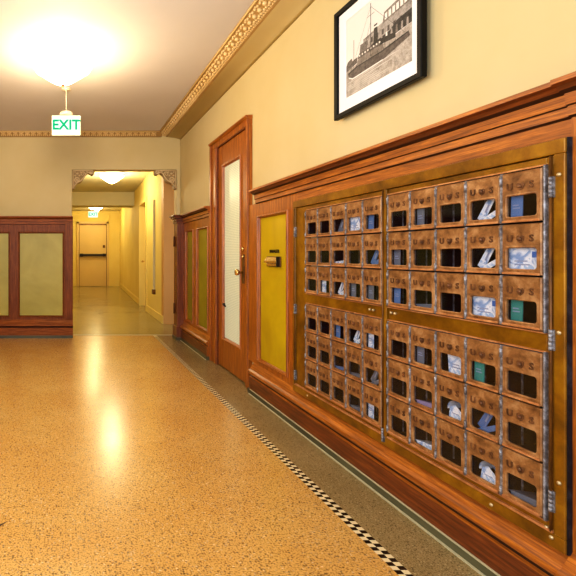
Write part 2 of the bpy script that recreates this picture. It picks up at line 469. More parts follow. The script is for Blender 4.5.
# post at the end of the right wainscot, beside the opening
b = MB(); b.box(1.445, 1.57, 6.06, 6.26, H-.99, H+.44); b.box(1.43, 1.57, 6.04, 6.26, H-1.112, H-.97)
post = b.build('trim_%d' % cnt[0], 'wood_pv', kind='structure', bevel=.004); cnt[0] += 1
def capbox(b, e, z0, z1): b.box(1.445-e, 1.57, 6.06-e, 6.26+e*.2, H+z0, H+z1)
b = MB(); capbox(b, .012, .42, .45); capbox(b, .02, .452, .486); capbox(b, .045, .488, .51); capbox(b, .062, .512, .53); b.build('post_cap', 'wood_d', parent=post, bevel=.003)
b = MB(); b.box(1.42, 1.57, 6.03, 6.26, 0, .038); b.build('stone_curb', 'stone', parent=post)
for zz in (.18, -.74):
    b = MB(); b.box(1.432, 1.446, 6.20, 6.235, H+zz-.07, H+zz+.07); b.tube([(1.43, 6.19, H+zz-.07), (1.43, 6.19, H+zz+.07)], .009)
    b.build('hinge', 'brass_dk', parent=post)

# ------------------------------------------------------------------ door in the right wall
b = MB()
def casing_v(b, xa, xb):
    b.sweep([(0,0)], 0, 0) if False else None
cy0, cy1 = 3.87, 4.905                # outer edges of the casing
for (xa, xb) in ((-cy1, -DY1), (-DY0, -cy0)):
    b.box(xa, xb, -.040, 0, -H, DZ)
b.box(-cy1, -cy1+.045, -.052, -.04, -H, DZ+.05); b.box(-DY1-.03, -DY1, -.048, -.04, -H, DZ+.0); b.box(-cy0-.03, -cy0, -.048, -.04, -H, DZ+.05)
b.box(-cy1, -cy0, -.040, 0, DZ, DZ+.07)
cas = b.build('trim_%d' % cnt[0], 'wood_v', kind='structure', bevel=.004, **RW); cnt[0] += 1
MB().sweep([(0, DZ+.082), (-.062, DZ+.080), (-.062, DZ+.068), (-.054, DZ+.058), (-.042, DZ+.048), (0, DZ+.048)], -cy1-.006, -cy0+.004).build('head_moulding', 'wood_h', parent=cas, bevel=.002)
b = MB(); b.box(-DY1, -DY1+.012, -.036, .12, -H, DZ); b.box(-DY0-.012, -DY0, -.036, .12, -H, DZ); b.box(-DY1, -DY0, -.036, .12, DZ-.012, DZ)
b.build('jamb', 'wood_d', parent=cas)
b = MB(); b.box(-DY1-.02, -DY0+.02, .125, .15, -H, DZ+.05); b.build('door_backing', 'wall', kind='structure', **RW)  # unseen pale backing added behind the bright door glass
# leaf
g0, g1, gz0, gz1 = -4.57, -4.10, -.85, .895
d0, d1 = -4.696, -3.944
b = MB(); b.box(d0, g0, -.045, .0, -H+.012, DZ-.014); b.box(g1, d1, -.045, .0, -H+.012, DZ-.014)
b.box(g0, g1, -.045, 0, gz1, DZ-.014); b.box(g0, g1, -.045, 0, -H+.012, gz0)
door = b.build('door_1', 'wood_v', kind='structure', bevel=.003, loc=(XW+.025, 0, H), rz=-PI/2)
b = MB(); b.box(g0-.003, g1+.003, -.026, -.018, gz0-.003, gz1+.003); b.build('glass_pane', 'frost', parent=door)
b = MB()
ring = lambda d, y: [(g0+d, y, gz0+d), (g1-d, y, gz0+d), (g1-d, y, gz1-d), (g0+d, y, gz1-d)]
b.rings([ring(-.016, -.045), ring(-.012, -.054), ring(-.002, -.052), ring(.012, -.028)]); b.build('glazing_bead', 'wood_v', parent=door)
b = MB(); b.box(-4.045, -3.99, -.050, -.044, -.26, .0); b.build('lock_plate', 'brass_dk', parent=door, bevel=.002)
b = MB(); b.lathe([(.012,0),(.010,-.02),(.012,-.028),(.026,-.036),(.030,-.050),(.024,-.062),(.0001,-.066)], (-4.035, -.05, -.16), 'y', 20)
b.build('knob', 'polish', parent=door)
b = MB(); b.lathe([(.016,0),(.016,-.008),(.0001,-.010)], (-4.018, -.05, -.02), 'y', 16); b.lathe([(.018,0),(.018,-.012),(.010,-.02),(.0001,-.022)], (-4.018, -.045, .05), 'y', 16)
b.build('cylinder_lock', 'polish', parent=door)
b = MB(); b.tube([(-4.55, -.028, -.50), (-4.55, -.05, -.50), (-4.51, -.055, -.505), (-4.475, -.05, -.515)], .008); b.build('latch', 'iron', parent=door)
for zz in (.75, -.05, -.85):
    b = MB(); b.tube([(d0-.004, -.05, zz-.05), (d0-.004, -.05, zz+.05)], .008); b.blob((d0-.004, -.05, zz+.055), (.009,.009,.009)); b.build('hinge', 'brass_dk', parent=door)

# ------------------------------------------------------------------ mailbox cabinet frame
XM = 1.50
P, Q = .139, .1745
cab = thing('mailbox_cabinet', 'brass wall frame holding four banks of bronze mailboxes', 'mailbox frame', (XM, (MY0+MY1)/2, H+MZ0), -PI/2)
cx = -(MY0+MY1)/2
def cpart(b, name, mat, bevel=.0): 
    o = b.build(name, mat, parent=cab, bevel=bevel); o.location = (-cx, 0, -MZ0); return o
BXL, BXR = -2.852, -2.116              # left edge of each pair of banks
BZ = {'upper': .279-3*Q, 'lower': -.311-3*Q}
b = MB()
xL, xR = -MY1, -MY0
b.box(xL, xR, -.002, .075, MZ1-.046, MZ1); b.box(xL, xR, -.002, .075, MZ0, MZ0+.044)
b.box(xL, xL+.034, -.002, .075, MZ0+.044, MZ1-.046); b.box(xR-.034, xR, -.002, .075, MZ0+.044, MZ1-.046)
b.box(-2.146, -2.128, -.006, .075, MZ0+.044, MZ1-.046)
cpart(b, 'outer_frame', 'brass', .003)
b = MB()
b.box(xR-.001, xR+.003, .004, .07, MZ0, MZ1); cpart(b, 'side_strip', 'bluesteel')
for side, (x0, x1), bx in (('left', (xL+.037, -2.149), BXL), ('right', (-2.125, xR-.037), BXR)):
    b = MB(); y0, y1 = .004, .03
    zt, zb = MZ1-.049, MZ0+.047
    e = .001
    b.box(bx-e, bx+5*P+e, y0, y1, BZ['upper']+3*Q+e, zt); b.box(bx-e, bx+5*P+e, y0, y1, zb, BZ['lower']-e)
    b.box(bx-e, bx+5*P+e, y0, y1, BZ['lower']+3*Q+e, BZ['upper']-e)
    b.box(x0, bx-e, y0, y1, zb, zt); b.box(bx+5*P+e, x1, y0, y1, zb, zt)
    cpart(b, 'bank_panel', 'brass', .002)
    for kk in ('upper', 'lower'):          # thin worn copper edging under / over each bank
        z = BZ[kk]
        for za in (z+3*Q+.001, z-.006):
            b = MB(); b.box(bx-.006, bx+5*P+.006, -.004, .01, za, za+.005); cpart(b, 'edge_strip', 'bronze_edge')
        b = MB(); b.box(bx+5*P, bx+5*P+.007, -.008, .01, z-.004, z+3*Q+.004); cpart(b, 'steel_strip', 'steel', .002)
b = MB(); b.box(xL+.034, xR-.034, .03, .05, MZ1-.06, MZ1-.044); b.box(xL+.034, xR-.034, .03, .05, MZ0+.04, MZ0+.05); cpart(b, 'inner_stop', 'bluesteel')
b = MB(); b.box(-2.12, xR-.032, -.008, .004, MZ0+.046, MZ0+.054); b.box(xL+.03, -2.145, -.008, .004, MZ0+.046, MZ0+.054); cpart(b, 'sill_strip', 'bronze_edge')
for hx, zs in ((xL+.036, (.15, -.36, -.80)), (xR-.036, (.21, -.265, -.765)), (-2.150, (-.86,))):
    for z in zs:
        b = MB()
        for k in range(5): b.tube([(hx, -.007, z-.033+k*.013), (hx, -.007, z-.033+k*.013+.0125)], .0055, 10)
        b.box(hx-.009, hx+.009, -.005, .002, z-.033, z+.032)
        cpart(b, 'hinge', 'steel')
    b = MB(); b.tube([(hx, -.006, MZ0+.05), (hx, -.006, MZ1-.05)], .0035, 6); cpart(b, 'hinge_pin', 'brass_dk')
scr = [(-2.10, -.272), (-2.075, -.272), (-2.225, -.275), (-2.25, -.275), (xR-.016, .245), (xR-.016, -.24), (xR-.016, -.70), (-1.60, MZ0+.02), (-1.40, MZ0+.03), (-1.415, MZ0+.052), (-2.84, MZ0+.02)]
b = MB()
for x, z in scr: b.lathe([(.0065, .004), (.0065, -.004), (.004, -.0065), (.0001, -.007)], (x, 0, z), 'y', 10)
cpart(b, 'screw', 'screw')['kind'] = 'stuff'

# ------------------------------------------------------------------ one mailbox and its copies
def rrect(x0, x1, z0, z1, r, y, k=3):
    pts = []
    for cx_, cz_, a0 in ((x1-r, z1-r, 0), (x0+r, z1-r, 90), (x0+r, z0+r, 180), (x1-r, z0+r, 270)):
        for i in range(k*2-1):
            a = R(a0 + 90*i/(k*2-2)); pts.append((cx_+r*math.cos(a), y, cz_+r*math.sin(a)))
    return pts
def orect(x0, x1, z0, z1, y, k=3):     # same count, square corners (small fillets collapse onto the sides)
    return rrect(x0, x1, z0, z1, .0012, y, k)
wx0, wx1, wz0, wz1 = .022, .121, .022, .092
def make_mailbox():
    root = thing('mailbox', 'bronze mailbox', 'mailbox', (0,0,0), -PI/2)
    g = .003; b = MB()
    b.rings([orect(g, P-g, g, Q-g, .004), orect(g, P-g, g, Q-g, -.005), orect(g+.003, P-g-.003, g+.003, Q-g-.003, -.009),
             orect(g+.007, P-g-.007, g+.007, Q-g-.007, -.0085),
             rrect(wx0-.008, wx1+.008, wz0-.007, wz1+.007, .012, -.0085), rrect(wx0-.003, wx1+.003, wz0-.003, wz1+.003, .011, -.0095),
             rrect(wx0, wx1, wz0, wz1, .009, -.008), rrect(wx0, wx1, wz0, wz1, .009, -.002)])
    plate = b.build('door_plate', 'bronze', parent=root)
    b = MB(); b.box(wx0-.004, wx1+.004, -.0015, -.0005, wz0-.004, wz1+.004); b.build('glass_pane', 'glass', parent=plate)
    text_mesh('lettering', 'U', .031, .0022, 'letter', plate, (.034, -.009, .1225), 1, .0008)
    text_mesh('lettering', 'S', .031, .0022, 'letter', plate, (.106, -.009, .1225), 1, .0008)
    b = MB()                            # little winged shield with the dial between the letters
    b.prism([(.058,.130),(.063,.1335),(.070,.131),(.077,.1335),(.082,.130),(.0815,.120),(.077,.113),(.070,.108),(.063,.113),(.0585,.120)], -.0105, -.006)
    b.lathe([(.0065,0),(.006,-.004),(.0035,-.006),(.0001,-.0062)], (.070, -.0105, .122), 'y', 12)
    b.build('emblem', 'letter', parent=plate)
    b = MB(); b.box(.0003, .0085, -.0098, .012, .002, Q-.002)
    for z in (.018, .145): b.tube([(.0045, -.011, z-.014), (.0045, -.011, z+.016)], .0045, 8)
    b.build('hinge_strip', 'steel', parent=root)
    b = MB(); b.box(g+.006, P-g-.003, -.0125, -.006, g, g+.0075); b.build('bottom_lip', 'bronze_edge', parent=root, bevel=.001)
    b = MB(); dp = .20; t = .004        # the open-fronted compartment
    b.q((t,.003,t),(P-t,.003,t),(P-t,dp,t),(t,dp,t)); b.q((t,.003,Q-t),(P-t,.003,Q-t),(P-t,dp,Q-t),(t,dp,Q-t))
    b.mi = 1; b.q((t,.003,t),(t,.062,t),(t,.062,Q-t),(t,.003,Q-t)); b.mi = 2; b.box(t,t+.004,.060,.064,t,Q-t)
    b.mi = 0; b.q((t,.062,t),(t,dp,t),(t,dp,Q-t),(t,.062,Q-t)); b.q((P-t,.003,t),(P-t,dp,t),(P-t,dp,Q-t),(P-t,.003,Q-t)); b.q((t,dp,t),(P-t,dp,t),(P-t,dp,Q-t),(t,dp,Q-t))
    b.build('compartment', ['inside', 'inside_reflection', 'steel'], parent=root)
    return root
def dup(root):
    r = root.copy(); COL.objects.link(r)
    for ch in list(root.children):
        c = ch.copy(); COL.objects.link(c); c.parent = r
        for gch in ch.children:
            d = gch.copy(); COL.objects.link(d); d.parent = c
    return r

# mail seen through the windows: (pair, bank, row, column): (mesh kind, colour word)
MAIL = {
 ('upper','left',0,2):'diag grey', ('upper','left',0,3):'full white', ('upper','left',0,4):'left blue', ('upper','left',1,2):'low white', ('upper','left',1,4):'diag blue',
 ('upper','left',2,1):'left white', ('upper','left',2,2):'diag white', ('upper','left',2,3):'left grey', ('upper','left',2,4):'left grey',
 ('lower','left',0,2):'left blue', ('lower','left',0,3):'diag white', ('lower','left',0,4):'left white', ('lower','left',1,2):'low blue', ('lower','left',1,3):'low grey',
 ('lower','left',1,4):'diag grey', ('lower','left',2,3):'low grey', ('lower','left',2,4):'left white',
 ('upper','right',0,1):'left grey', ('upper','right',0,3):'diag white', ('upper','right',0,4):'left blue', ('upper','right',1,3):'diag white', ('upper','right',1,0):'left grey',
 ('upper','right',1,4):'full white', ('upper','right',2,0):'left blue', ('upper','right',2,1):'low grey', ('upper','right',2,3):'full white', ('upper','right',2,4):'left teal',
 ('lower','right',0,1):'left grey', ('lower','right',0,2):'big white', ('lower','right',0,3):'left teal', ('lower','right',1,1):'low mauve', ('lower','right',1,2):'curl white',
 ('lower','right',1,3):'diag blue', ('lower','right',2,1):'low white', ('lower','right',2,3):'curl white', ('lower','right',2,4):'low grey',
}
NAMES = {'left':'envelope','diag':'envelope','full':'flyer','low':'envelope','big':'envelope','curl':'newsletter'}
WORD = {'left':'upright','diag':'slanting','full':'wide printed','low':'flat lying','big':'large','curl':'curled'}
CM = {'white':'paper_w','blue':'paper_b','grey':'paper_g','teal':'paper_t','mauve':'paper_p'}
def make_mail(kind, colr):
    b = MB(); T = .0016
    if kind == 'left':      # standing on edge along the far side
        b.prism([(.018,.012),(.058,.012),(.060,.105),(.020,.108)], .020, .020+T)
        b.mi = 1; b.prism([(.026,.05),(.05,.05),(.05,.054),(.026,.054)], .0190, .0198); b.prism([(.026,.06),(.046,.06),(.046,.064),(.026,.064)], .0190, .0198)
    elif kind == 'diag':
        b.prism([(.022,.012),(.112,.060),(.120,.045),(.060,.009),(.030,.009)], .022, .022+T)
        b.prism([(.020,.030),(.045,.012),(.090,.095),(.066,.106)], .030, .030+T)
        b.mi = 1; b.prism([(.050,.050),(.056,.047),(.070,.075),(.064,.078)], .0290, .0298)
    elif kind == 'full':
        b.prism([(.014,.010),(.122,.010),(.122,.106),(.014,.110)], .018, .018+T)
        b.mi = 1
        for k in range(2): b.prism([(.034,.034+.012*k),(.085-.008*(k%2),.034+.012*k),(.085-.008*(k%2),.038+.012*k),(.034,.038+.012*k)], .0170, .0178)
        b.mi = 2; b.prism([(.092,.060),(.108,.060),(.108,.080),(.092,.080)], .0170, .0178)
    elif kind == 'big':
        b.prism([(.045,.010),(.124,.010),(.124,.100),(.038,.106)], .020, .020+T)
        b.mi = 1; b.prism([(.060,.04),(.10,.04),(.10,.045),(.060,.045)], .0190, .0198); b.prism([(.060,.052),(.092,.052),(.092,.056),(.060,.056)], .0190, .0198)
        b.mi = 2; b.prism([(.102,.070),(.115,.070),(.115,.084),(.102,.084)], .0190, .0198)
    elif kind == 'low':
        b.rings([[(.012, .016, .026), (.125, .016, .034), (.125, .14, .016), (.012, .14, .010)], [(.012, .016, .0285), (.125, .016, .0365), (.125, .14, .018), (.012, .14, .012)]], True, True, True)
        b.prism([(.020,.009),(.120,.009),(.120,.040),(.020,.030)], .018, .0195)
    else:                   # curled newsletter
        pa = []
        for i in range(14):
            a = R(-60 + 250*i/13); pa.append((.074 + .034*math.cos(a), .052 + .034*math.sin(a)))
        b.rings([[(x, .018, z) for x, z in pa], [(x, .15, z) for x, z in pa]], False)
        b.prism([(.044,.014),(.108,.012),(.100,.050),(.074,.070),(.050,.056)], .020, .0212)
        b.mi = 1; b.prism([(.060,.034),(.092,.034),(.092,.037),(.060,.037)], .0190, .0198)
    return b.build(NAMES[kind], [CM[colr], 'ink', 'stamp'])
ORD = ['first','second','third','fourth','fifth']; ROW = ['top','middle','bottom']
proto = make_mailbox(); first = True; mailproto = {}
for bank in ('upper', 'lower'):
    for side, bx in (('left', BXL), ('right', BXR)):
        for r_ in range(3):
            for c_ in range(5):
                o = proto if first else dup(proto); first = False
                x = bx + c_*P; z = BZ[bank] + (2-r_)*Q
                o.location = (XM, -x, H+z); o.rotation_euler = (0, 0, -PI/2)
                m = MAIL.get((bank, side, r_, c_))
                what = ('with %s mail' % m.split()[1]) if m else 'with dark window'
                where = '%s from left, %s row of %s %s bank' % (ORD[c_], ROW[r_], bank, side)
                o['label'] = 'bronze mailbox %s, %s' % (what, where)
                o['group'] = 'bronze mailboxes in the %s %s bank' % (bank, side)
                if m:
                    if m not in mailproto: e = mailproto[m] = make_mail(*m.split())
                    else: e = mailproto[m].copy(); COL.objects.link(e)
                    e.location = (XM-.010, -x, H+z); e.rotation_euler = (0, 0, -PI/2)
                    k_, cl = m.split()
                    tag(e, '%s %s %s in mailbox %s' % (WORD[k_], cl, NAMES[k_], where), 'mail', 'mail inside the mailboxes')

# ------------------------------------------------------------------ mail slot in the olive panel
slot = thing('mail_slot', 'brass letter slot with open flap on the olive panel beside the glazed door', 'mail slot', (XW-.022, 3.40, H-.06), -PI/2)
b = MB(); b.box(-.115, .105, -.012, 0, -.032, .045); b.build('slot_plate', 'brass_dk', parent=slot, bevel=.003)
b = MB(); b.rings([[(-.105,-.014,.038),(.095,-.014,.038),(.095,-.030,.012),(-.105,-.030,.012)],[(-.105,-.018,.040),(.095,-.018,.040),(.095,-.036,.012),(-.105,-.036,.012)]], True, True, True); b.box(-.105,.095,-.036,-.03,-.004,.012); b.build('flap', 'polish', parent=slot)
b = MB(); b.box(-.105, .09, -.020, -.012, -.026, -.008); b.build('lower_lip', 'polish', parent=slot, bevel=.002)
b = MB(); b.box(.09, .105, -.034, -.012, -.032, .045); b.build('end_cap', 'iron', parent=slot)
text_mesh('lettering', 'MANAGER', .034, .001, 'iron', slot, (-.005, -.003, .083), 1, .001)

# ------------------------------------------------------------------ framed photograph
PY0, PY1, PZ0, PZ1 = 1.950, 2.596, .771, 1.383
pic = thing('framed_photograph', 'black framed sepia photograph of a boat hung on the wall above the mailboxes', 'picture', (XW-.020, (PY0+PY1)/2, H+PZ0), -PI/2)
w, h = PY1-PY0, PZ1-PZ0
def rect(d, y): return [(-w/2+d, y, d), (w/2-d, y, d), (w/2-d, y, h-d), (-w/2+d, y, h-d)]
b = MB(); b.rings([rect(.002, -.001), rect(0, -.004), rect(0, -.026), rect(.003, -.029), rect(.026, -.027), rect(.029, -.014)]); b.build('frame', 'black_frame', parent=pic)
b = MB(); b.box(-w/2+.004, w/2-.004, -.006, 0, .004, h-.004); b.build('backing_board', 'black_frame', parent=pic)
for sx in (-1, 1):
    for zz in (.03, h-.05):
        b = MB(); b.box(sx*(w/2-.05)-.01, sx*(w/2-.05)+.01, 0, .0198, zz, zz+.02); b.build('bumper', 'iron', parent=pic)
ix0, ix1, iz0, iz1 = -w/2+.088, w/2-.070, .097, h-.083
b = MB()
outer = rect(.028, -.0145); inner = [(ix0, -.0145, iz0), (ix1, -.0145, iz0), (ix1, -.0145, iz1), (ix0, -.0145, iz1)]
inn2 = [(x+(.003 if x < 0 else -.003), -.0118, z+(.003 if z < h/2 else -.003)) for x, _, z in inner]
b.rings([outer, inner, inn2]); b.build('mat_board', 'mat', parent=pic)
pm = ['g_sky','g_ground','g_streak','g_hull','g_dark','g_mid','g_build','g_win','g_white','g_far']
b = MB(); lay = [0]
def poly(mi, pts):
    b.mi = mi; lay[0] += 1; y = -.0105 - lay[0]*.00001
    b.q(*[(ix0+(ix1-ix0)*u, y, iz0+(iz1-iz0)*v) for u, v in pts])
def bar(mi, u0, v0, u1, v1, t=.006):
    d = Vector((u1-u0, v1-v0)).normalized(); n_ = Vector((-d.y, d.x))*t/2
    poly(mi, [(u0-n_.x, v0-n_.y), (u1-n_.x, v1-n_.y), (u1+n_.x, v1+n_.y), (u0+n_.x, v0+n_.y)])
poly(0, [(0,0),(1,0),(1,1),(0,1)])
poly(1, [(0,0),(1,0),(1,.42),(0,.34)])
for k in range(12):
    v = .02+.022*k; u = random.uniform(0,.3); poly(2, [(u, v), (u+random.uniform(.4,.7), v+.012), (u+.5, v+.018), (u, v+.007)])
poly(9, [(0,.33),(.20,.37),(.20,.44),(0,.41)]); poly(9, [(.0,.40),(.12,.41),(.10,.47),(.03,.45)])
poly(6, [(.30,.45),(1,.42),(1,.80),(.62,.74),(.60,.64),(.30,.60)])          # warehouse
poly(5, [(.60,.62),(1,.66),(1,.80),(.62,.74)])
for k in range(7): poly(8, [(.63+k*.053,.645+.005*k),(.665+k*.053,.648+.005*k),(.665+k*.053,.72+.006*k),(.63+k*.053,.717+.006*k)])
for k in range(8): poly(7, [(.34+k*.082,.50),(.37+k*.082,.50),(.37+k*.082,.56),(.34+k*.082,.56)])
poly(4, [(.42,.40),(1,.42),(1,.57),(.80,.55),(.70,.49),(.42,.47)])
for k in range(7): poly(random.choice([8,5,6]), [(.50+k*.07,.42),(.53+k*.07,.42),(.525+k*.07,.50),(.505+k*.07,.50)])
poly(3, [(.05,.24),(.12,.20),(.60,.21),(.97,.29),(.95,.34),(.60,.31),(.20,.32),(.04,.29)])   # hull
poly(8, [(.05,.235),(.12,.195),(.60,.205),(.60,.218),(.12,.212),(.05,.25)])
poly(4, [(.04,.285),(.20,.315),(.60,.305),(.95,.335),(.95,.35),(.60,.325),(.20,.335),(.04,.305)])
poly(5, [(.18,.33),(.62,.32),(.60,.40),(.22,.42)]); poly(3, [(.20,.41),(.60,.395),(.58,.45),(.24,.47)])
poly(9, [(.24,.46),(.36,.46),(.36,.56),(.25,.56)]); poly(4, [(.46,.44),(.53,.44),(.52,.68),(.47,.68)]); poly(8, [(.46,.64),(.53,.64),(.53,.66),(.46,.66)])
poly(4, [(.56,.40),(.78,.37),(.78,.43),(.56,.47)])
for k in range(8): poly(8, [(.23+k*.045,.425),(.25+k*.045,.424),(.25+k*.045,.445),(.23+k*.045,.446)])
bar(4, .42, .34, .42, .97, .009); bar(4, .14, .33, .14, .68, .007); bar(4, .42, .93, .14, .40, .003); bar(4, .42, .93, .90, .36, .003); bar(4, .42, .75, .33, .52, .004)
bar(4, .30, .60, .50, .60, .004); bar(4, .36, .83, .48, .83, .005)
for k in range(10): bar(4, .10+.085*k, .31, .10+.085*k, .355, .005)
b.build('print', pm, parent=pic)
for m_ in ('g_ground','g_hull','g_dark','g_mid','g_build','g_far'):
    mm = M[m_]; bc = mm.node_tree.nodes['Principled BSDF'].inputs['Base Color'].default_value
    rgb = [int(255*(c**(1/2.2))) for c in bc[:3]]
    v = coords(mm); n_ = noise(mm, v, 45, 6, .8)
    setcol(mm, ramp(mm, n_, [(.35, tuple(max(0, c-45) for c in rgb)), (.65, tuple(min(255, c+22) for c in rgb))]))

# ------------------------------------------------------------------ carved brackets in the corners of the opening
def bracket(x, sx, label):
    o = thing('scroll_bracket', label, 'bracket', (x, DF, H+OZ-.27), 0, 'carved brackets in the hallway opening')
    pts = [(0,.27),(.30,.27),(.315,.255),(.315,.215),(.295,.195),(.27,.195),(.245,.215),(.22,.215),(.19,.19),(.165,.15),(.145,.11),(.11,.085),(.07,.075),(.045,.045),(.035,.0),(0,-.01)]
    b = MB(); b.prism([(sx*a, c) for a, c in pts], -.012, .10); b.build('bracket_body', 'stone_shade', parent=o, bevel=.006)
    b = MB()
    def spiral(cx_, cz_, r0, turns, a0, dirn, rad):
        n = 26; b.tube([(sx*(cx_ + r0*(1-.85*i/n)*math.cos(a0+dirn*turns*2*PI*i/n)), -.026, cz_ + r0*(1-.85*i/n)*math.sin(a0+dirn*turns*2*PI*i/n)) for i in range(n)], rad, 6, rad*.6)
    spiral(.275, .232, .030, 1.6, PI, 1, .009); spiral(.075, .125, .042, 1.6, -PI/2, -1, .010); spiral(.15, .205, .034, 1.4, 0, 1, .008)
    b.tube([(sx*.29,-.026,.205),(sx*.24,-.022,.232),(sx*.2,-.02,.215),(sx*.17,-.02,.165),(sx*.13,-.02,.115),(sx*.08,-.02,.09),(sx*.03,-.02,.03)], .009, 6)
    b.tube([(sx*.01,-.018,.255),(sx*.30,-.018,.255)], .008, 6); b.tube([(sx*.014,-.018,.26),(sx*.014,-.018,.01)], .008, 6)
    for cx_, cz_, r_ in ((.075,.215,.022),(.045,.185,.016),(.105,.185,.017),(.21,.24,.014),(.04,.235,.014),(.12,.235,.014),(.05,.055,.013),(.275,.232,.010),(.075,.125,.012)):
        b.blob((sx*cx_, -.014, cz_), (r_, .014, r_*.8))
    b.build('scrollwork', 'stone_orn', parent=o)
bracket(OX0, 1, 'carved stone scroll bracket above the reddish wainscot, left corner of the hallway opening')
bracket(OX1, -1, 'carved stone scroll bracket beside the right wall, right corner of the hallway opening')

# ------------------------------------------------------------------ hallway
HC = 1.577
b = MB(); b.box(-.9, 2.4, DF+.16, 17.0, H+HC, H+HC+.08); b.build('ceiling_hall', 'hall_ceil', kind='structure')
b = MB(); b.box(-.9, 1.72, 11.36, 11.9, H+1.237, H+HC); b.build('trim_%d' % cnt[0], 'hall_ceil', kind='structure'); cnt[0] += 1
b = MB(); b.box(-.9, 2.4, 16.3, 16.4, 0, H+HC); b.build('wall_hall_end', 'hall', kind='structure')
b = MB(); b.box(-.9, -.8, DF+.16, 16.3, 0, H+HC); b.build('wall_hall_left', 'hall', kind='structure')
def wallseg(b, p, q, z0, z1, t=.12, off=0):
    p, q = Vector(p), Vector(q); d = (q-p).normalized(); n_ = Vector((d.y, -d.x))
    a, c = p - n_*off, q - n_*off; a2, c2 = p + n_*t, q + n_*t
    b.rings([[(a.x,a.y,z0),(c.x,c.y,z0),(c2.x,c2.y,z0),(a2.x,a2.y,z0)], [(a.x,a.y,z1),(c.x,c.y,z1),(c2.x,c2.y,z1),(a2.x,a2.y,z1)]], True, True, True)
A, B_, C_, D_ = (1.545, 7.45), (1.555, 9.15), (1.58, 10.15), (1.80, 16.3)
b = MB(); wallseg(b, A, B_, 0, H+HC); wallseg(b, C_, D_, 0, H+HC); wallseg(b, B_, C_, H+1.10, H+HC)
b.build('wall_hall_right', 'hall', kind='structure')
b = MB(); wallseg(b, A, B_, 0, .13, .0, .015); wallseg(b, C_, D_, 0, .13, 0, .015); b.build('baseboard_hall_right', 'hall', kind='structure', bevel=.003)
b = MB(); b.box(-.8, .30, 16.285, 16.3, 0, .13); b.box(1.42, 1.79, 16.285, 16.3, 0, .13); b.build('baseboard_hall_end', 'hall', kind='structure')
b = MB(); b.box(-.8, 1.79, 16.27, 16.3, H+HC-.11, H+HC-.02); b.build('trim_%d' % cnt[0], 'hall', kind='structure'); cnt[0] += 1
b = MB(); b.box(1.38, 1.43, 16.26, 16.3, 0, H+HC-.1); b.build('trim_%d' % cnt[0], 'hall', kind='structure'); cnt[0] += 1
# shallow pier between room and hallway
b = MB(); b.box(1.545, 2.3, 7.43, 7.60, 0, H+HC); b.build('wall_pier', 'pil', kind='structure')
b = MB(); b.box(2.2, 2.3, DF+.16, 7.43, 0, H+HC); b.build('wall_hall_near', 'hall', kind='structure')
# side door in the hallway
b = MB(); wallseg(b, (1.66, 9.15), (1.69, 10.15), 0, H+1.10, .05); d2 = b.build('door_2', 'halldoor', kind='structure')
b = MB(); wallseg(b, (1.555, 9.08), (1.555, 9.17), 0, H+1.16, .13, .02); wallseg(b, (1.578, 10.13), (1.580, 10.21), 0, H+1.16, .13, .02); wallseg(b, (1.556, 9.08), (1.580, 10.21), H+1.09, H+1.17, .1, .02)
b.build('door_casing', 'hall', parent=d2)
b = MB(); b.lathe([(.012,0),(.012,-.03),(.028,-.04),(.028,-.06),(.0001,-.065)], (1.65, 9.98, H-.15), 'x', 14); b.build('knob', 'polish', parent=d2)
# end door with push bar
ex0, ex1, ez = .335, 1.315, 1.09
b = MB(); b.box(ex0, ex1, 16.25, 16.3, .01, H+ez); d3 = b.build('door_3', 'halldoor', kind='structure', bevel=.004)
b = MB(); b.box(ex0-.09, ex0-.01, 16.24, 16.3, 0, H+ez+.10); b.box(ex1+.01, ex1+.09, 16.24, 16.3, 0, H+ez+.10); b.box(ex0-.09, ex1+.09, 16.24, 16.3, H+ez+.02, H+ez+.10); b.build('door_casing', 'halldoor', parent=d3, bevel=.006)
b = MB(); b.box(ex0-.01, ex0+.006, 16.235, 16.3, 0, H+ez-.03); b.box(ex1-.006, ex1+.012, 16.235, 16.3, 0, H+ez-.03); b.box(ex0, ex1, 16.235, 16.3, H+ez-.03, H+ez+.018); b.build('door_gap', 'brass_dk', parent=d3)
b = MB(); b.box(ex0+.02, ex1-.02, 16.13, 16.19, H-.06, H+.02); b.box(ex0+.02, ex0+.14, 16.15, 16.25, H-.075, H+.035); b.box(ex1-.14, ex1-.02, 16.15, 16.25, H-.075, H+.035); b.build('push_bar', 'iron', parent=d3, bevel=.008)
b = MB(); b.box(ex1-.13, ex1-.05, 16.22, 16.25, H+.24, H+.34); b.build('latch_plate', 'brass_dk', parent=d3)
# conduit with a junction box on the hall wall
con = thing('wall_conduit', 'slim painted conduit ending in a small box on the lit hallway wall', 'conduit', (1.52, 8.2, H-.72), 0)
b = MB(); b.box(-.008, .03, -.02, .02, .08, 1.72); b.build('pipe', 'hall_ceil', parent=con, bevel=.004)
b = MB(); b.box(-.022, .03, -.05, .05, 0, .085); b.build('junction_box', 'brass_dk', parent=con, bevel=.004)

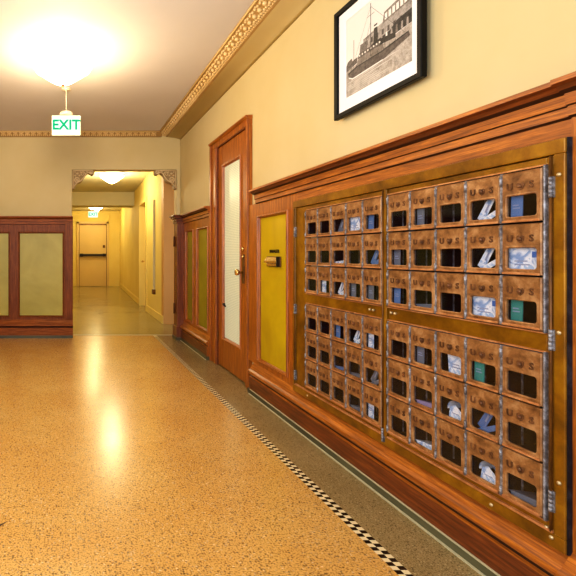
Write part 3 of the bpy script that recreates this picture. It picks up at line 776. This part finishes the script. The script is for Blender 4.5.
# ------------------------------------------------------------------ ceiling lights
def light_fixture(x, y, zc, r, mat, label, drop=.30, spokes=3):
    o = thing('ceiling_light', label, 'ceiling light', (x, y, H+zc-drop), 0)
    d = drop
    prof = [(.0001, .030), (.03, .032), (.055, .045), (.33*r/.27+.0, .08)] 
    prof = [(.012, .022), (.10*r, .022), (.26*r, .036), (.46*r, .064), (.66*r, .098), (.84*r, .130), (.95*r, .146), (1.0*r, .160), (.97*r, .163), (.93*r, .150), (.80*r, .128), (.6*r, .095), (.4*r, .065), (.2*r, .040)]
    b = MB(); b.lathe(prof, (0,0,0), 'z', 64, .015, 16); b.build('glass_bowl', mat, parent=o)
    b = MB(); b.lathe([(.0001,-.004),(.010,0),(.013,.006),(.008,.014),(.018,.020),(.018,.026),(.006,.03),(.006,.06)], (0,0,0), 'z', 16); b.build('finial', 'brass_dk', parent=o)
    b = MB(); b.lathe([(.075,d-.001),(.072,d-.012),(.045,d-.022),(.015,d-.03),(.008,d-.05),(.008,.06)], (0,0,0), 'z', 24); b.build('canopy', 'white_metal', parent=o)
    for k in range(spokes):
        a = 2*PI*k/spokes + .5
        b = MB(); b.tube([(.02*math.cos(a), .02*math.sin(a), d-.07), (.07*math.cos(a), .07*math.sin(a), d-.08), (.085*math.cos(a), .085*math.sin(a), d-.10)], .011, 8); b.build('socket', 'letter', parent=o)
        b = MB(); b.blob((.09*math.cos(a), .09*math.sin(a), d-.135), (.024, .024, .03), 2); b.build('bulb', 'bulb', parent=o)
    return o
light_fixture(-.062, 3.88, ZC, .245, 'bowl', 'glowing glass bowl ceiling light hanging in front of the near exit sign')
light_fixture(.82, 8.8, HC, .24, 'bowl_hall', 'glowing white bowl light on the hallway ceiling in front of the beam', .21)
light_fixture(.86, 15.0, HC, .26, 'bowl_hall', 'small glowing light at the far end of the hallway above the exit sign', .16)

# ------------------------------------------------------------------ exit signs
def exit_sign(x, y, zb, w, h, zceil, label, hang=True):
    o = thing('exit_sign', label, 'exit sign', (x, y, H+zb), 0)
    b = MB(); b.box(-w/2, w/2, -.02, .02, 0, h); b.build('housing', 'signcase', parent=o, bevel=.004)
    b = MB(); b.box(-w/2+.012, w/2-.012, -.0225, -.0205, .012, h-.012); b.build('sign_face', 'signface', parent=o)
    text_mesh('lettering', 'EXIT', h*.70, .001, 'signgreen', o, (0, -.0245, h*.5), 1.0, .004)
    top = zceil - zb
    b = MB(); b.lathe([(.068, h+.002), (.072, h+.02), (.06, h+.04), (.02, h+.05), (.008, h+.055)], (0,0,0), 'z', 24); b.build('mount_cup', 'white_metal', parent=o)
    b = MB(); b.tube([(0,0,h+.05), (0,0,top-.01)], .006, 8); b.build('hanging_rod', 'white_metal', parent=o)
    b = MB(); b.lathe([(.05, top), (.048, top-.012), (.012, top-.022)], (0,0,0), 'z', 20); b.build('ceiling_canopy', 'white_metal', parent=o)
exit_sign(-.040, 4.73, 1.25, .30, .205, ZC, 'green lettered exit sign hanging by a rod in the lobby')
exit_sign(.725, 14.2, 1.165, .31, .20, HC, 'distant green exit sign above the hallway end door')

# ------------------------------------------------------------------ lights
def point(name, loc, e, col, r=.08, sh=True):
    l = bpy.data.lights.new(name, 'POINT'); l.energy = e; l.color = col; l.shadow_soft_size = r
    o = bpy.data.objects.new(name, l); COL.objects.link(o); o.location = loc; return o
def area(name, loc, rot, sx, sy, e, col):
    l = bpy.data.lights.new(name, 'AREA'); l.shape = 'RECTANGLE'; l.size = sx; l.size_y = sy; l.energy = e; l.color = col
    o = bpy.data.objects.new(name, l); COL.objects.link(o); o.location = loc; o.rotation_euler = rot; return o
WARM = (1, .80, .52)
point('lamp_uplight', (-.062, 3.88, H+ZC-.11), 13, (1,.92,.80), .08)
point('fill_lobby_mid', (-.03, 2.3, H+1.03), 15, (1,.88,.70), .06)  # unseen lamp added to throw the exit sign's shadow
point('lamp_lobby', (-.062, 3.88, H+ZC-.40), 36, (1,.74,.38), .16)
point('lamp_hall', (.82, 8.8, H+HC-.30), 44, (1,.84,.50), .10)
point('lamp_hall_mid', (.6, 12.9, H+HC-.25), 20, (1,.84,.46), .12)
point('lamp_hall_far', (.86, 14.9, H+HC-.25), 32, (1,.82,.40), .12)
point('fill_lobby_near', (-1.3, .9, H+ZC-.25), 22, (1,.90,.76), .25)  # unseen fill lamp added to even out the lobby light
area('daylight', (-.6, -1.6, H+.55), (R(86), 0, R(-6)), 2.6, 2.0, 62, (.82,.91,1))
area('fill_side', (-2.3, .6, H+.5), (R(90), 0, R(-80)), 1.6, 1.8, 42, (.72,.86,1))  # added cool fill for the near right wall, no window there

wd = bpy.data.worlds.new('world'); bpy.context.scene.world = wd; wd.use_nodes = True
bg = wd.node_tree.nodes['Background']; bg.inputs[0].default_value = (.90,.94,1,1); bg.inputs[1].default_value = .8

# ------------------------------------------------------------------ camera
cam = bpy.data.cameras.new('camera'); co = bpy.data.objects.new('camera', cam); COL.objects.link(co)
co.location = (0, 0, H); co.rotation_euler = (R(90), 0, 0)
cam.sensor_width = 36; cam.sensor_fit = 'HORIZONTAL'; cam.lens = 450/576*36
cam.shift_x = (288-70)/576; cam.shift_y = -(288-254.5)/576
cam.clip_start = .05
sc = bpy.context.scene; sc.camera = co
sc.view_settings.view_transform = 'Standard'; sc.view_settings.look = 'None'
try: sc.view_settings.look = 'Medium High Contrast'
except Exception: pass
sc.view_settings.exposure = 0.32; sc.view_settings.gamma = 1.0
sc.cycles.use_denoising = True; sc.cycles.max_bounces = 8; sc.cycles.diffuse_bounces = 5; sc.cycles.transparent_max_bounces = 8
sc.cycles.sample_clamp_indirect = 4
